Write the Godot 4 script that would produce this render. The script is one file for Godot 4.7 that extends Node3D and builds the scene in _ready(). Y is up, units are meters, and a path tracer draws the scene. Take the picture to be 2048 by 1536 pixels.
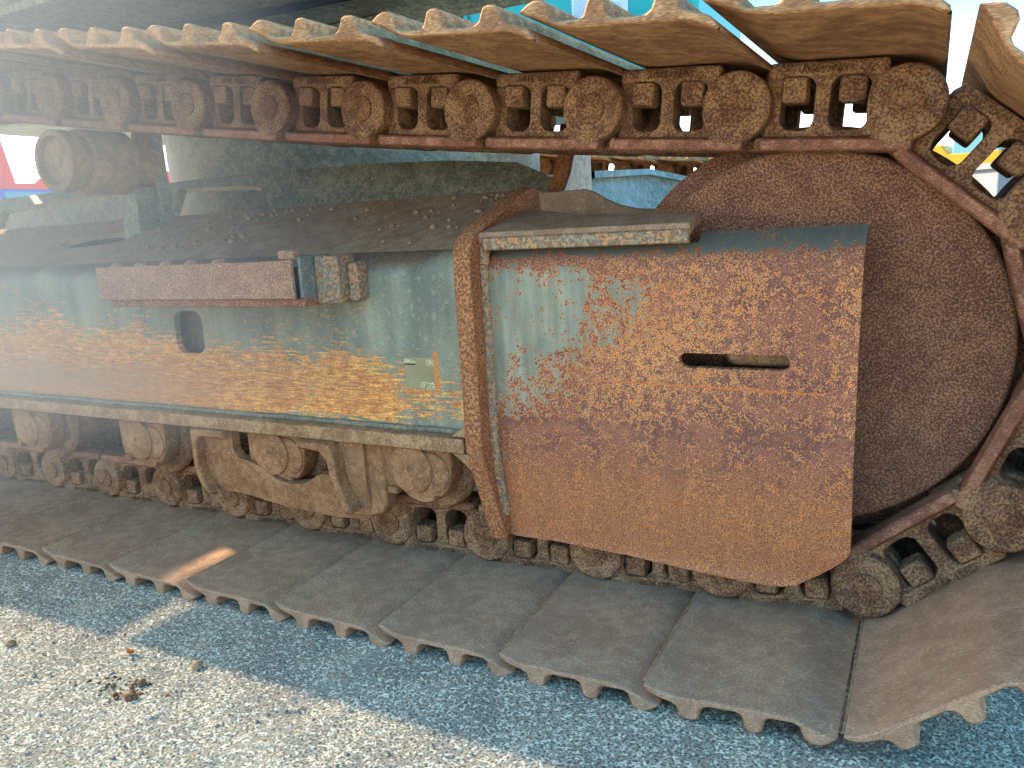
extends Node3D

const P := 0.19            # track pitch
const GY := -0.009         # ground level
var M := {}
var taken := {}
var rng := RandomNumberGenerator.new()
var ex: Node3D

# ---------------------------------------------------------------- mesh builder
class B:
	var v := PackedVector3Array()
	var n := PackedVector3Array()
	var uv := PackedVector2Array()
	var t := Transform3D()
	var uvr := Rect2(0, 0, 1, 1)

	func tri(a: Vector3, b: Vector3, c: Vector3, na: Vector3, nb: Vector3, nc: Vector3) -> void:
		a = t * a; b = t * b; c = t * c
		na = (t.basis * na).normalized(); nb = (t.basis * nb).normalized(); nc = (t.basis * nc).normalized()
		if (b - a).cross(c - a).dot(na + nb + nc) > 0.0:
			var q := b; b = c; c = q
			q = nb; nb = nc; nc = q
		for k in 3:
			var p: Vector3 = [a, b, c][k]
			var m: Vector3 = [na, nb, nc][k]
			v.append(p)
			n.append(m)
			uv.append(Vector2((p.x - uvr.position.x) / uvr.size.x, 1.0 - (p.y - uvr.position.y) / uvr.size.y))

	func quad(a: Vector3, b: Vector3, c: Vector3, d: Vector3, na: Vector3, nb: Vector3, nc: Vector3, nd: Vector3) -> void:
		tri(a, b, c, na, nb, nc)
		tri(a, c, d, na, nc, nd)

	func inset(p: PackedVector2Array, b: float) -> PackedVector2Array:
		var o := PackedVector2Array()
		var m := p.size()
		for i in m:
			var e0 := (p[i] - p[(i + m - 1) % m]).normalized()
			var e1 := (p[(i + 1) % m] - p[i]).normalized()
			var n0 := Vector2(-e0.y, e0.x)
			var n1 := Vector2(-e1.y, e1.x)
			var s := n0 + n1
			var d: float = maxf(0.35, 1.0 + n0.dot(n1))
			o.append(p[i] + s * (b / d))
		return o

	func ccw(p: PackedVector2Array) -> PackedVector2Array:
		var a := 0.0
		for i in p.size():
			a += p[i].cross(p[(i + 1) % p.size()])
		if a < 0.0:
			p = p.duplicate()
			p.reverse()
		return p

	func prism(poly: PackedVector2Array, z0: float, z1: float, bev := 0.0015) -> void:
		var p := ccw(poly)
		var q := inset(p, bev)
		var ids := Geometry2D.triangulate_polygon(q)
		if ids.is_empty():
			q = p
			ids = Geometry2D.triangulate_polygon(p)
			if ids.is_empty():
				printerr("untriangulated ", p.size())
		for k in range(0, ids.size(), 3):
			var a := q[ids[k]]; var b := q[ids[k + 1]]; var c := q[ids[k + 2]]
			tri(Vector3(a.x, a.y, z1), Vector3(b.x, b.y, z1), Vector3(c.x, c.y, z1), Vector3.BACK, Vector3.BACK, Vector3.BACK)
			tri(Vector3(a.x, a.y, z0), Vector3(b.x, b.y, z0), Vector3(c.x, c.y, z0), Vector3.FORWARD, Vector3.FORWARD, Vector3.FORWARD)
		rim(p, q, z0, z1, bev)

	func rim(p: PackedVector2Array, q: PackedVector2Array, z0: float, z1: float, bev: float) -> void:
		var m := p.size()
		var en: Array[Vector2] = []
		for i in m:
			var e := (p[(i + 1) % m] - p[i]).normalized()
			en.append(Vector2(e.y, -e.x))
		for i in m:
			var j := (i + 1) % m
			var e := en[i]
			var ni := e; var nj := e
			if e.dot(en[(i + m - 1) % m]) > 0.72: ni = (e + en[(i + m - 1) % m]).normalized()
			if e.dot(en[j]) > 0.72: nj = (e + en[j]).normalized()
			var a := Vector3(ni.x, ni.y, 0); var b := Vector3(nj.x, nj.y, 0)
			var zs := [z0, z0 + bev, z1 - bev, z1]
			var rings := [q, p, p, q]
			for k in 3:
				var r0: PackedVector2Array = rings[k]; var r1: PackedVector2Array = rings[k + 1]
				var na := a; var nb := b; var nc := b; var nd := a
				if k == 0:
					na = (a + Vector3.FORWARD * 1.5).normalized(); nb = (b + Vector3.FORWARD * 1.5).normalized()
				if k == 2:
					nd = (a + Vector3.BACK * 1.5).normalized(); nc = (b + Vector3.BACK * 1.5).normalized()
				quad(Vector3(r0[i].x, r0[i].y, zs[k]), Vector3(r0[j].x, r0[j].y, zs[k]), Vector3(r1[j].x, r1[j].y, zs[k + 1]), Vector3(r1[i].x, r1[i].y, zs[k + 1]), na, nb, nc, nd)

	func box(lo: Vector3, hi: Vector3, bev := 0.0015) -> void:
		prism(PackedVector2Array([Vector2(lo.x, lo.y), Vector2(hi.x, lo.y), Vector2(hi.x, hi.y), Vector2(lo.x, hi.y)]), lo.z, hi.z, bev)

	# profile of (radius, z), turned about the z axis
	func lathe(pr: Array, seg := 48) -> void:
		var m := pr.size()
		for i in m - 1:
			var a: Vector2 = pr[i]; var b: Vector2 = pr[i + 1]
			var d := (b - a).normalized()
			var nn := Vector2(d.y, -d.x)
			var n0 := nn; var n1 := nn
			if i > 0:
				var e: Vector2 = (a - pr[i - 1]).normalized()
				if e.dot(d) > 0.75: n0 = (nn + Vector2(e.y, -e.x)).normalized()
			if i < m - 2:
				var e: Vector2 = (pr[i + 2] - b).normalized()
				if e.dot(d) > 0.75: n1 = (nn + Vector2(e.y, -e.x)).normalized()
			for k in seg:
				var c0 := Vector2.from_angle(TAU * k / seg); var c1 := Vector2.from_angle(TAU * (k + 1) / seg)
				var f := func(r: Vector2, c: Vector2) -> Vector3: return Vector3(r.x * c.x, r.x * c.y, r.y)
				quad(f.call(a, c0), f.call(a, c1), f.call(b, c1), f.call(b, c0), f.call(n0, c0), f.call(n0, c1), f.call(n1, c1), f.call(n1, c0))

	# a plate with holes that may bend: outline in (x, y), z from zf(x, y)
	func bent(outline: PackedVector2Array, holes: Array, zf: Callable, thick: float, cell: Vector2) -> void:
		outline = ccw(outline)
		var bb := Rect2(outline[0], Vector2.ZERO)
		for p in outline: bb = bb.expand(p)
		var nx := int(ceil(bb.size.x / cell.x)); var ny := int(ceil(bb.size.y / cell.y))
		var nrm := func(p: Vector2) -> Vector3:
			var e := 0.002
			return Vector3(-(zf.call(p.x + e, p.y) - zf.call(p.x - e, p.y)) / (2 * e), -(zf.call(p.x, p.y + e) - zf.call(p.x, p.y - e)) / (2 * e), 1).normalized()
		var put := func(poly: PackedVector2Array) -> void:
			var ids := Geometry2D.triangulate_polygon(poly)
			for k in range(0, ids.size(), 3):
				var q := [poly[ids[k]], poly[ids[k + 1]], poly[ids[k + 2]]]
				var f := []; var b := []; var ns := []
				for s in q:
					var z: float = zf.call(s.x, s.y)
					var nn: Vector3 = nrm.call(s)
					ns.append(nn)
					f.append(Vector3(s.x, s.y, z)); b.append(Vector3(s.x, s.y, z) - nn * thick)
				tri(f[0], f[1], f[2], ns[0], ns[1], ns[2])
				tri(b[0], b[1], b[2], -ns[0], -ns[1], -ns[2])
		for i in nx:
			for j in ny:
				var a := bb.position + Vector2(i * cell.x, j * cell.y)
				var sq := PackedVector2Array([a, a + Vector2(cell.x, 0), a + cell, a + Vector2(0, cell.y)])
				var pieces: Array = Geometry2D.intersect_polygons(sq, outline)
				for h in holes:
					var nxt := []
					for pc in pieces:
						for r in Geometry2D.clip_polygons(pc, h):
							nxt.append(r)
					pieces = nxt
				for pc in pieces: put.call(pc)
		for ring in [outline] + holes:
			var r := ccw(ring)
			var hole: bool = ring != outline
			var m := r.size()
			for i in m:
				var a := r[i]; var b := r[(i + 1) % m]
				var steps := maxi(1, int(ceil(a.distance_to(b) / maxf(cell.x, cell.y))))
				var e := (b - a).normalized()
				var nn := Vector3(e.y, -e.x, 0) * (-1.0 if hole else 1.0)
				for k in steps:
					var p := a.lerp(b, float(k) / steps); var q := a.lerp(b, float(k + 1) / steps)
					var fp := Vector3(p.x, p.y, zf.call(p.x, p.y)); var fq := Vector3(q.x, q.y, zf.call(q.x, q.y))
					var bp: Vector3 = fp - nrm.call(p) * thick; var bq: Vector3 = fq - nrm.call(q) * thick
					quad(fp, fq, bq, bp, nn, nn, nn, nn)

	# smooth surface of a signed distance field (surface nets)
	func nets(sdf: Callable, lo: Vector3, hi: Vector3, cell: float) -> void:
		var nx := int((hi.x - lo.x) / cell) + 2; var ny := int((hi.y - lo.y) / cell) + 2; var nz := int((hi.z - lo.z) / cell) + 2
		var d := PackedFloat32Array(); d.resize(nx * ny * nz)
		var at := 0
		for k in nz:
			for j in ny:
				for i in nx:
					d[at] = sdf.call(lo + Vector3(i, j, k) * cell); at += 1
		var sy := nx; var sz := nx * ny
		var id := PackedInt32Array(); id.resize(nx * ny * nz); id.fill(-1)
		var pv := PackedVector3Array(); var pn := PackedVector3Array()
		var cs := [0, 1, sy, sy + 1, sz, sz + 1, sz + sy, sz + sy + 1]
		var co := [Vector3(0, 0, 0), Vector3(1, 0, 0), Vector3(0, 1, 0), Vector3(1, 1, 0), Vector3(0, 0, 1), Vector3(1, 0, 1), Vector3(0, 1, 1), Vector3(1, 1, 1)]
		var es := [[0, 1], [2, 3], [4, 5], [6, 7], [0, 2], [1, 3], [4, 6], [5, 7], [0, 4], [1, 5], [2, 6], [3, 7]]
		for k in nz - 1:
			for j in ny - 1:
				for i in nx - 1:
					var o := i + j * sy + k * sz
					var s := 0
					for c in 8:
						if d[o + cs[c]] < 0.0: s += 1
					if s == 0 or s == 8: continue
					var sum := Vector3.ZERO; var cnt := 0
					for e in es:
						var a: float = d[o + cs[e[0]]]; var b: float = d[o + cs[e[1]]]
						if (a < 0.0) != (b < 0.0):
							sum += co[e[0]].lerp(co[e[1]], a / (a - b)); cnt += 1
					var g := Vector3(
						d[o + 1] + d[o + 1 + sy] + d[o + 1 + sz] + d[o + 1 + sy + sz] - d[o] - d[o + sy] - d[o + sz] - d[o + sy + sz],
						d[o + sy] + d[o + sy + 1] + d[o + sy + sz] + d[o + sy + sz + 1] - d[o] - d[o + 1] - d[o + sz] - d[o + sz + 1],
						d[o + sz] + d[o + sz + 1] + d[o + sz + sy] + d[o + sz + sy + 1] - d[o] - d[o + 1] - d[o + sy] - d[o + sy + 1])
					id[o] = pv.size()
					pv.append(lo + (Vector3(i, j, k) + sum / cnt) * cell)
					pn.append(g.normalized())
		var put := func(a: int, b: int, c: int, e: int) -> void:
			if a < 0 or b < 0 or c < 0 or e < 0: return
			quad(pv[a], pv[b], pv[c], pv[e], pn[a], pn[b], pn[c], pn[e])
		for k in range(1, nz - 1):
			for j in range(1, ny - 1):
				for i in range(1, nx - 1):
					var o := i + j * sy + k * sz
					var s := d[o] < 0.0
					if s != (d[o + 1] < 0.0): put.call(id[o], id[o - sy], id[o - sy - sz], id[o - sz])
					if s != (d[o + sy] < 0.0): put.call(id[o], id[o - 1], id[o - 1 - sz], id[o - sz])
					if s != (d[o + sz] < 0.0): put.call(id[o], id[o - 1], id[o - 1 - sy], id[o - sy])

	func tube(pts: PackedVector3Array, r: float, seg := 8) -> void:
		for i in pts.size() - 1:
			var d := (pts[i + 1] - pts[i]).normalized()
			var a := d.cross(Vector3.UP if absf(d.y) < 0.9 else Vector3.RIGHT).normalized()
			var b := a.cross(d)
			for k in seg:
				var u0 := a * cos(TAU * k / seg) + b * sin(TAU * k / seg)
				var u1 := a * cos(TAU * (k + 1) / seg) + b * sin(TAU * (k + 1) / seg)
				quad(pts[i] + u0 * r, pts[i] + u1 * r, pts[i + 1] + u1 * r, pts[i + 1] + u0 * r, u0, u1, u1, u0)

	func mesh() -> ArrayMesh:
		var a := []
		a.resize(Mesh.ARRAY_MAX)
		a[Mesh.ARRAY_VERTEX] = v; a[Mesh.ARRAY_NORMAL] = n; a[Mesh.ARRAY_TEX_UV] = uv
		var m := ArrayMesh.new()
		m.add_surface_from_arrays(Mesh.PRIMITIVE_TRIANGLES, a)
		return m

# ---------------------------------------------------------------- scene helpers
func numbered(parent: Node, called: String) -> String:
	var key := str(parent.get_instance_id()) + called
	var k: int = taken.get(key, 0)
	taken[key] = k + 1
	return called if k == 0 else "%s_%03d" % [called, k]

func part(called: String, b: B, mat: Material, parent: Node) -> MeshInstance3D:
	return part_mesh(called, b.mesh(), mat, parent)

func part_mesh(called: String, m: Mesh, mat: Material, parent: Node) -> MeshInstance3D:
	var o := MeshInstance3D.new()
	o.mesh = m
	o.material_override = mat
	o.name = numbered(parent, called)
	parent.add_child(o, true)
	return o

func copy(o: Node3D, called: String, parent: Node) -> Node3D:
	var c: Node3D = o.duplicate()
	c.name = numbered(parent, called)
	parent.add_child(c, true)
	return c

func thing(called: String, label: String, category: String, at := Vector3.ZERO, group := "") -> Node3D:
	var o := Node3D.new()
	o.name = numbered(self, called)
	add_child(o, true)
	o.position = at
	tag(o, label, category, group)
	return o

func tag(o: Node, label: String, category: String, group := "") -> void:
	o.set_meta("label", label)
	o.set_meta("category", category)
	if group: o.set_meta("group", group)

func v2(a: Array) -> PackedVector2Array:
	var o := PackedVector2Array()
	for i in range(0, a.size(), 2): o.append(Vector2(a[i], a[i + 1]))
	return o

func round_rect(x0: float, y0: float, x1: float, y1: float, r: float, seg := 5) -> PackedVector2Array:
	var o := PackedVector2Array()
	for c in [[x1 - r, y1 - r, 0.0], [x0 + r, y1 - r, 90.0], [x0 + r, y0 + r, 180.0], [x1 - r, y0 + r, 270.0]]:
		for k in seg + 1:
			o.append(Vector2(c[0], c[1]) + Vector2.from_angle(deg_to_rad(c[2] + 90.0 * k / seg)) * r)
	return o

func ring(cx: float, cy: float, rx: float, ry: float, seg := 28) -> PackedVector2Array:
	var o := PackedVector2Array()
	for k in seg: o.append(Vector2(cx + rx * cos(TAU * k / seg), cy + ry * sin(TAU * k / seg)))
	return o

# ---------------------------------------------------------------- textures
func nz(sd: int, cells: float, w: int, h: int, oct := 3, kind := FastNoiseLite.TYPE_SIMPLEX_SMOOTH, sx := 1, sy := 1) -> PackedByteArray:
	var f := FastNoiseLite.new()
	f.seed = sd; f.noise_type = kind; f.frequency = cells / (w / sx)
	f.fractal_type = FastNoiseLite.FRACTAL_FBM if oct > 1 else FastNoiseLite.FRACTAL_NONE
	f.fractal_octaves = oct
	var im := f.get_seamless_image(w / sx, h / sy, false, false, 0.12)
	im.convert(Image.FORMAT_L8)
	if sx > 1 or sy > 1: im.resize(w, h, Image.INTERPOLATE_CUBIC)
	return im.get_data()

func ss(a: float, b: float, x: float) -> float:
	return smoothstep(a, b, x)

func c3(r: float, g: float, b: float) -> Vector3:
	return Vector3(r, g, b)

func to_tex(px: PackedByteArray, w: int, h: int) -> ImageTexture:
	return ImageTexture.create_from_image(Image.create_from_data(w, h, false, Image.FORMAT_RGB8, px))

func normal_from(gray: PackedByteArray, w: int, h: int, scale: float) -> ImageTexture:
	var im := Image.create_from_data(w, h, false, Image.FORMAT_L8, gray)
	im.convert(Image.FORMAT_RGBA8)
	im.bump_map_to_normal_map(scale)
	return ImageTexture.create_from_image(im)

func set3(px: PackedByteArray, i: int, c: Vector3) -> void:
	px[i * 3] = clampi(int(c.x), 0, 255); px[i * 3 + 1] = clampi(int(c.y), 0, 255); px[i * 3 + 2] = clampi(int(c.z), 0, 255)

# speckled rust: dark -> light by broad noises, patches of pits and pale flecks at several sizes, fine grain on top
func rust(sd: int, s: int, dark: Vector3, light: Vector3, pit: Vector3, fleck: Vector3, pit_at: float, fleck_at: float, fine: float, streak := 1, blot := 1.0) -> Array:
	var a := nz(sd, 6, s, s, 4)
	var b := nz(sd + 1, fine, s, s, 2, FastNoiseLite.TYPE_SIMPLEX, streak, 1)
	var c := nz(sd + 2, fine * 0.5, s, s, 4, FastNoiseLite.TYPE_SIMPLEX, streak, 1)
	var e := nz(sd + 3, 22, s, s, 4)
	var px := PackedByteArray(); px.resize(s * s * 3)
	var hg := PackedByteArray(); hg.resize(s * s)
	for i in s * s:
		var m := a[i] / 255.0; var f := b[i] / 255.0; var g := c[i] / 255.0; var k := e[i] / 255.0
		var col := dark.lerp(light, ss(0.28, 0.72, m * 0.45 + k * 0.55))
		var pt := ss(pit_at + 0.07, pit_at - 0.07, f * 0.2 + g * 0.65 + (k - 0.5) * 0.15 * blot + 0.075 + (m - 0.5) * 0.2 * blot)
		var fl := ss(fleck_at - 0.06, fleck_at + 0.08, f * 0.3 + g * 0.6 + (k - 0.5) * 0.35 * blot + 0.05 + (m - 0.5) * 0.25 * blot)
		col = col.lerp(pit, pt * 0.55).lerp(fleck, fl * 0.65)
		col *= 0.86 + 0.28 * f
		set3(px, i, col)
		hg[i] = clampi(int(125 + 60 * (g - 0.5) - 60 * pt + 25 * fl + 45 * (f - 0.5)), 0, 255)
	return [px, hg]

func surf(px: PackedByteArray, hg: PackedByteArray, w: int, h: int, per_m: float, bump: float, rough: float) -> StandardMaterial3D:
	var m := StandardMaterial3D.new()
	m.albedo_texture = to_tex(px, w, h)
	if bump > 0.0:
		m.normal_enabled = true
		m.normal_texture = normal_from(hg, w, h, bump)
	m.roughness = rough
	m.metallic_specular = 0.3
	if per_m > 0.0:
		m.uv1_triplanar = true
		m.uv1_world_triplanar = true
		m.uv1_triplanar_sharpness = 6.0
		m.uv1_scale = Vector3.ONE * per_m
	return m

func scratch(px: PackedByteArray, w: int, h: int, sd: int, count: int) -> void:
	var m := scratch_mask(w, h, sd, count, 0.8)
	for i in w * h:
		if m[i] > 0:
			for k in 3: px[i * 3 + k] = mini(255, px[i * 3 + k] + int(m[i] * 0.13))

func plain(c: Color, rough := 0.8, metal := 0.0) -> StandardMaterial3D:
	var m := StandardMaterial3D.new()
	m.albedo_color = c
	m.roughness = rough
	m.metallic = metal
	return m

func scratch_mask(w: int, h: int, sd: int, count: int, steep: float) -> PackedByteArray:
	var o := PackedByteArray(); o.resize(w * h)
	var r := RandomNumberGenerator.new(); r.seed = sd
	for k in count:
		var p := Vector2(r.randf() * w, r.randf() * h)
		var ang := r.randfn(0.0, steep)
		var ln := r.randf_range(10, 130)
		var st := r.randi_range(90, 255)
		var bend := r.randfn(0.0, 0.008)
		for i in int(ln):
			p += Vector2(cos(ang), sin(ang)); ang += bend
			var x := int(p.x); var y := int(p.y)
			if x >= 0 and y >= 0 and x < w and y < h: o[y * w + x] = maxi(o[y * w + x], st)
	return o

func web_texture() -> StandardMaterial3D:
	var w := 1536; var h := 304
	var a := nz(11, 9, w, h, 4)
	var b := nz(12, 380, w, h, 2, FastNoiseLite.TYPE_SIMPLEX, 3, 1)
	var c := nz(13, 22, w, h, 4, FastNoiseLite.TYPE_SIMPLEX_SMOOTH, 12, 1)
	var d := nz(14, 60, w, h, 3)
	var vs := nz(15, 30, w, h, 3, FastNoiseLite.TYPE_SIMPLEX_SMOOTH, 1, 8)
	var fs := nz(16, 110, w, h, 3, FastNoiseLite.TYPE_SIMPLEX, 16, 1)
	var sc := scratch_mask(w, h, 5, 620, 0.10)
	var sc2 := scratch_mask(w, h, 6, 60, 1.2)
	var px := PackedByteArray(); px.resize(w * h * 3)
	var hg := PackedByteArray(); hg.resize(w * h)
	for y in h:
		var wy := 0.53 - 0.29 * y / h
		for x in w:
			var i := y * w + x
			var wx := -1.9 + 1.47 * x / w
			var n := a[i] / 255.0; var f := b[i] / 255.0; var s := c[i] / 255.0; var g := d[i] / 255.0; var k := vs[i] / 255.0
			var paint := c3(150, 146, 126).lerp(c3(116, 122, 112), n) * (0.86 + 0.28 * k)
			paint = paint.lerp(c3(163, 163, 140), ss(0.62, 0.8, g) * 0.5)
			# how far rust has eaten: rises downwards, less towards the right end
			var edge := lerpf(0.425, 0.375, ss(-1.5, -0.7, wx))
			var r := ss(edge + 0.05, edge - 0.075, wy) * 0.82 + (s - 0.5) * 1.05 + (n - 0.5) * 0.5 + (f - 0.5) * 0.6
			r -= ss(-0.66, -0.5, wx) * 0.42
			r -= ss(0.275, 0.25, wy) * 0.5 * ss(-1.3, -0.6, wx)
			r += ss(0.72, 0.85, g) * 0.35
			r += sc[i] / 255.0 * 0.3 * ss(0.5, 0.42, wy)
			r += sc2[i] / 255.0 * 0.5
			var orange := c3(246, 178, 98).lerp(c3(214, 126, 66), ss(0.35, 0.75, f * 0.5 + g * 0.5))
			var brown := c3(180, 122, 88).lerp(c3(138, 88, 70), f)
			var col := paint.lerp(orange, ss(0.4, 0.5, r))
			var deep := ss(0.62, 0.95, r + ss(0.34, 0.27, wy) * ss(-0.85, -1.35, wx) * 0.55 + (f - 0.5) * 0.5)
			col = col.lerp(brown, deep * 0.62)
			col *= lerpf(1.0, 0.74 + 0.56 * fs[i] / 255.0, ss(0.4, 0.5, r))
			var dust := ss(0.345, 0.28, wy + (n - 0.5) * 0.05) * ss(-0.9, -1.4, wx)
			col = col.lerp(c3(176, 138, 112) * (0.85 + 0.3 * f), dust * 0.6)
			col *= 0.88 + 0.24 * f
			# old notice plate near the right end with bare weld line round it
			var qx := wx; var qy := wy
			if qx > -0.566 and qx < -0.512 and qy > 0.313 and qy < 0.362:
				col = c3(158, 146, 112) * (0.8 + 0.3 * n + 0.15 * f)
				if qy > 0.350 and qy < 0.359 and (qx < -0.545 or qx > -0.525) and f > 0.42: col = c3(196, 194, 160)
				if absf(qy - 0.3515) < 0.001 and qx < -0.545: col = c3(46, 44, 34)
				if qy < 0.324 and qx > -0.54 and f > 0.6: col = c3(218, 214, 172)
			var dx := absf(qx + 0.508); var on := dx < 0.0035 and qy > 0.31 and qy < 0.372
			on = on or (absf(qy - 0.3085) < 0.002 and qx > -0.572 and qx < -0.516)
			if on: col = c3(214, 129, 69) * (0.8 + 0.4 * f)
			# dusty brown shoulder
			col = col.lerp(c3(106, 87, 71) * (0.8 + 0.4 * f), ss(0.496, 0.522, wy + (n - 0.5) * 0.035))
			set3(px, i, col)
			hg[i] = clampi(int(128 + 50 * (f - 0.5) * (0.3 + ss(0.4, 0.6, r)) - 30 * ss(0.4, 0.5, r)), 0, 255)
	var m := surf(px, hg, w, h, 0, 1.6, 0.62)
	m.texture_repeat = false
	return m

func guard_texture() -> StandardMaterial3D:
	var w := 1024; var h := 936
	var a := nz(21, 8, w, h, 5)
	var b := nz(22, 240, w, h, 2, FastNoiseLite.TYPE_SIMPLEX)
	var c := nz(23, 110, w, h, 3)
	var d := nz(24, 34, w, h, 4)
	var vs := nz(25, 26, w, h, 3, FastNoiseLite.TYPE_SIMPLEX_SMOOTH, 1, 10)
	var sc := scratch_mask(w, h, 8, 90, 0.9)
	var px := PackedByteArray(); px.resize(w * h * 3)
	var hg := PackedByteArray(); hg.resize(w * h)
	for y in h:
		var wy := 0.54 - 0.475 * y / h
		for x in w:
			var i := y * w + x
			var wx := -0.435 + 0.52 * x / w
			var n := a[i] / 255.0; var f := b[i] / 255.0; var g := c[i] / 255.0; var k := d[i] / 255.0; var s := vs[i] / 255.0
			var paint := c3(164, 156, 134).lerp(c3(134, 136, 122), n) * (0.88 + 0.24 * s)
			var p := ss(-0.16, -0.36, wx - (wy - 0.38) * 0.55) * ss(0.245, 0.32, wy) * ss(0.515, 0.478, wy)
			p = maxf(p, ss(-0.385, -0.42, wx) * ss(0.12, 0.22, wy) * 0.8)
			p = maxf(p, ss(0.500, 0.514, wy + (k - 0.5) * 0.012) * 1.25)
			p += ss(0.45, 0.42, absf(wy - 0.43) * 10.0) * ss(-0.02, -0.16, wx) * 0.28
			var q := p * 0.70 + (n - 0.5) * 0.6 + (k - 0.5) * 0.85 + (g - 0.5) * 0.95 - sc[i] / 255.0 * 0.25
			var od := ss(0.20, 0.0, Vector2((wx + 0.19) * 0.7, wy - 0.405).length()) + ss(0.03, 0.075, wx) * ss(0.2, 0.34, wy) * 0.55
			var brown := c3(164, 104, 82).lerp(c3(132, 86, 76), ss(0.35, 0.65, n))
			brown = brown.lerp(c3(188, 120, 80), ss(0.27, 0.17, wy) * 0.8)
			brown = brown.lerp(c3(146, 100, 82), ss(0.44, 0.5, wy) * 0.6)
			brown *= (0.9 + 0.1 * s) * (0.62 + 0.5 * f + 0.26 * g)
			var spk := f * 0.5 + g * 0.5
			var th := lerpf(0.66, 0.44, od) - (k - 0.5) * 0.5 - (n - 0.5) * 0.3
			var col := brown.lerp(c3(236, 140, 76).lerp(c3(245, 184, 120), f), ss(th - 0.09, th + 0.12, spk) * 0.85)
			col = col.lerp(c3(92, 58, 56), ss(0.36, 0.28, spk) * 0.6)
			col = col.lerp(c3(225, 122, 55) * (0.75 + 0.5 * f), ss(0.27, 0.46, q + (spk - 0.5) * 0.5))
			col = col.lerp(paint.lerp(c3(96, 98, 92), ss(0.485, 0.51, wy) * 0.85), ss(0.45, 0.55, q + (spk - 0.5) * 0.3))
			if absf(wy - 0.338 + (wx + 0.1) * 0.02) < 0.0014 and wx > -0.24 and wx < 0.04 and f > 0.35: col = c3(218, 124, 69)
			col *= 0.9 + 0.2 * f
			set3(px, i, col)
			hg[i] = clampi(int(128 + 55 * (spk - 0.5) * 2.0 * ss(0.5, 0.4, q) - 25 * ss(0.5, 0.4, q)), 0, 255)
	var m := surf(px, hg, w, h, 0, 1.5, 0.72)
	m.texture_repeat = false
	return m

func ground_material() -> StandardMaterial3D:
	var s := 1400
	var a := nz(31, 9, s, s, 4)
	var b := nz(32, 420, s, s, 2, FastNoiseLite.TYPE_SIMPLEX)
	var c := nz(33, 95, s, s, 3)
	var d := nz(34, 240, s, s, 3)
	var px := PackedByteArray(); px.resize(s * s * 3)
	var hg := PackedByteArray(); hg.resize(s * s)
	for i in s * s:
		var n := a[i] / 255.0; var f := b[i] / 255.0; var g := c[i] / 255.0; var k := d[i] / 255.0
		var col := c3(142, 132, 116).lerp(c3(170, 158, 134), n) * (0.74 + 0.46 * k)
		var fl := ss(0.54, 0.63, g + (k - 0.5) * 0.35 + (n - 0.5) * 0.2)
		col = col.lerp(c3(244, 232, 202) * (0.8 + 0.3 * f), fl * 0.8 * ss(0.36, 0.56, f * 0.5 + k * 0.5))
		col = col.lerp(c3(60, 58, 58), ss(0.4, 0.3, k) * 0.6)
		col = col.lerp(c3(150, 104, 70), ss(0.73, 0.8, n * 0.5 + g * 0.5) * 0.5)
		set3(px, i, col)
		hg[i] = clampi(int(110 + 80 * (k - 0.5) + 70 * (f - 0.5) + 45 * fl), 0, 255)
	return surf(px, hg, s, s, 1.0 / 1.15, 1.7, 0.95)

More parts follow.
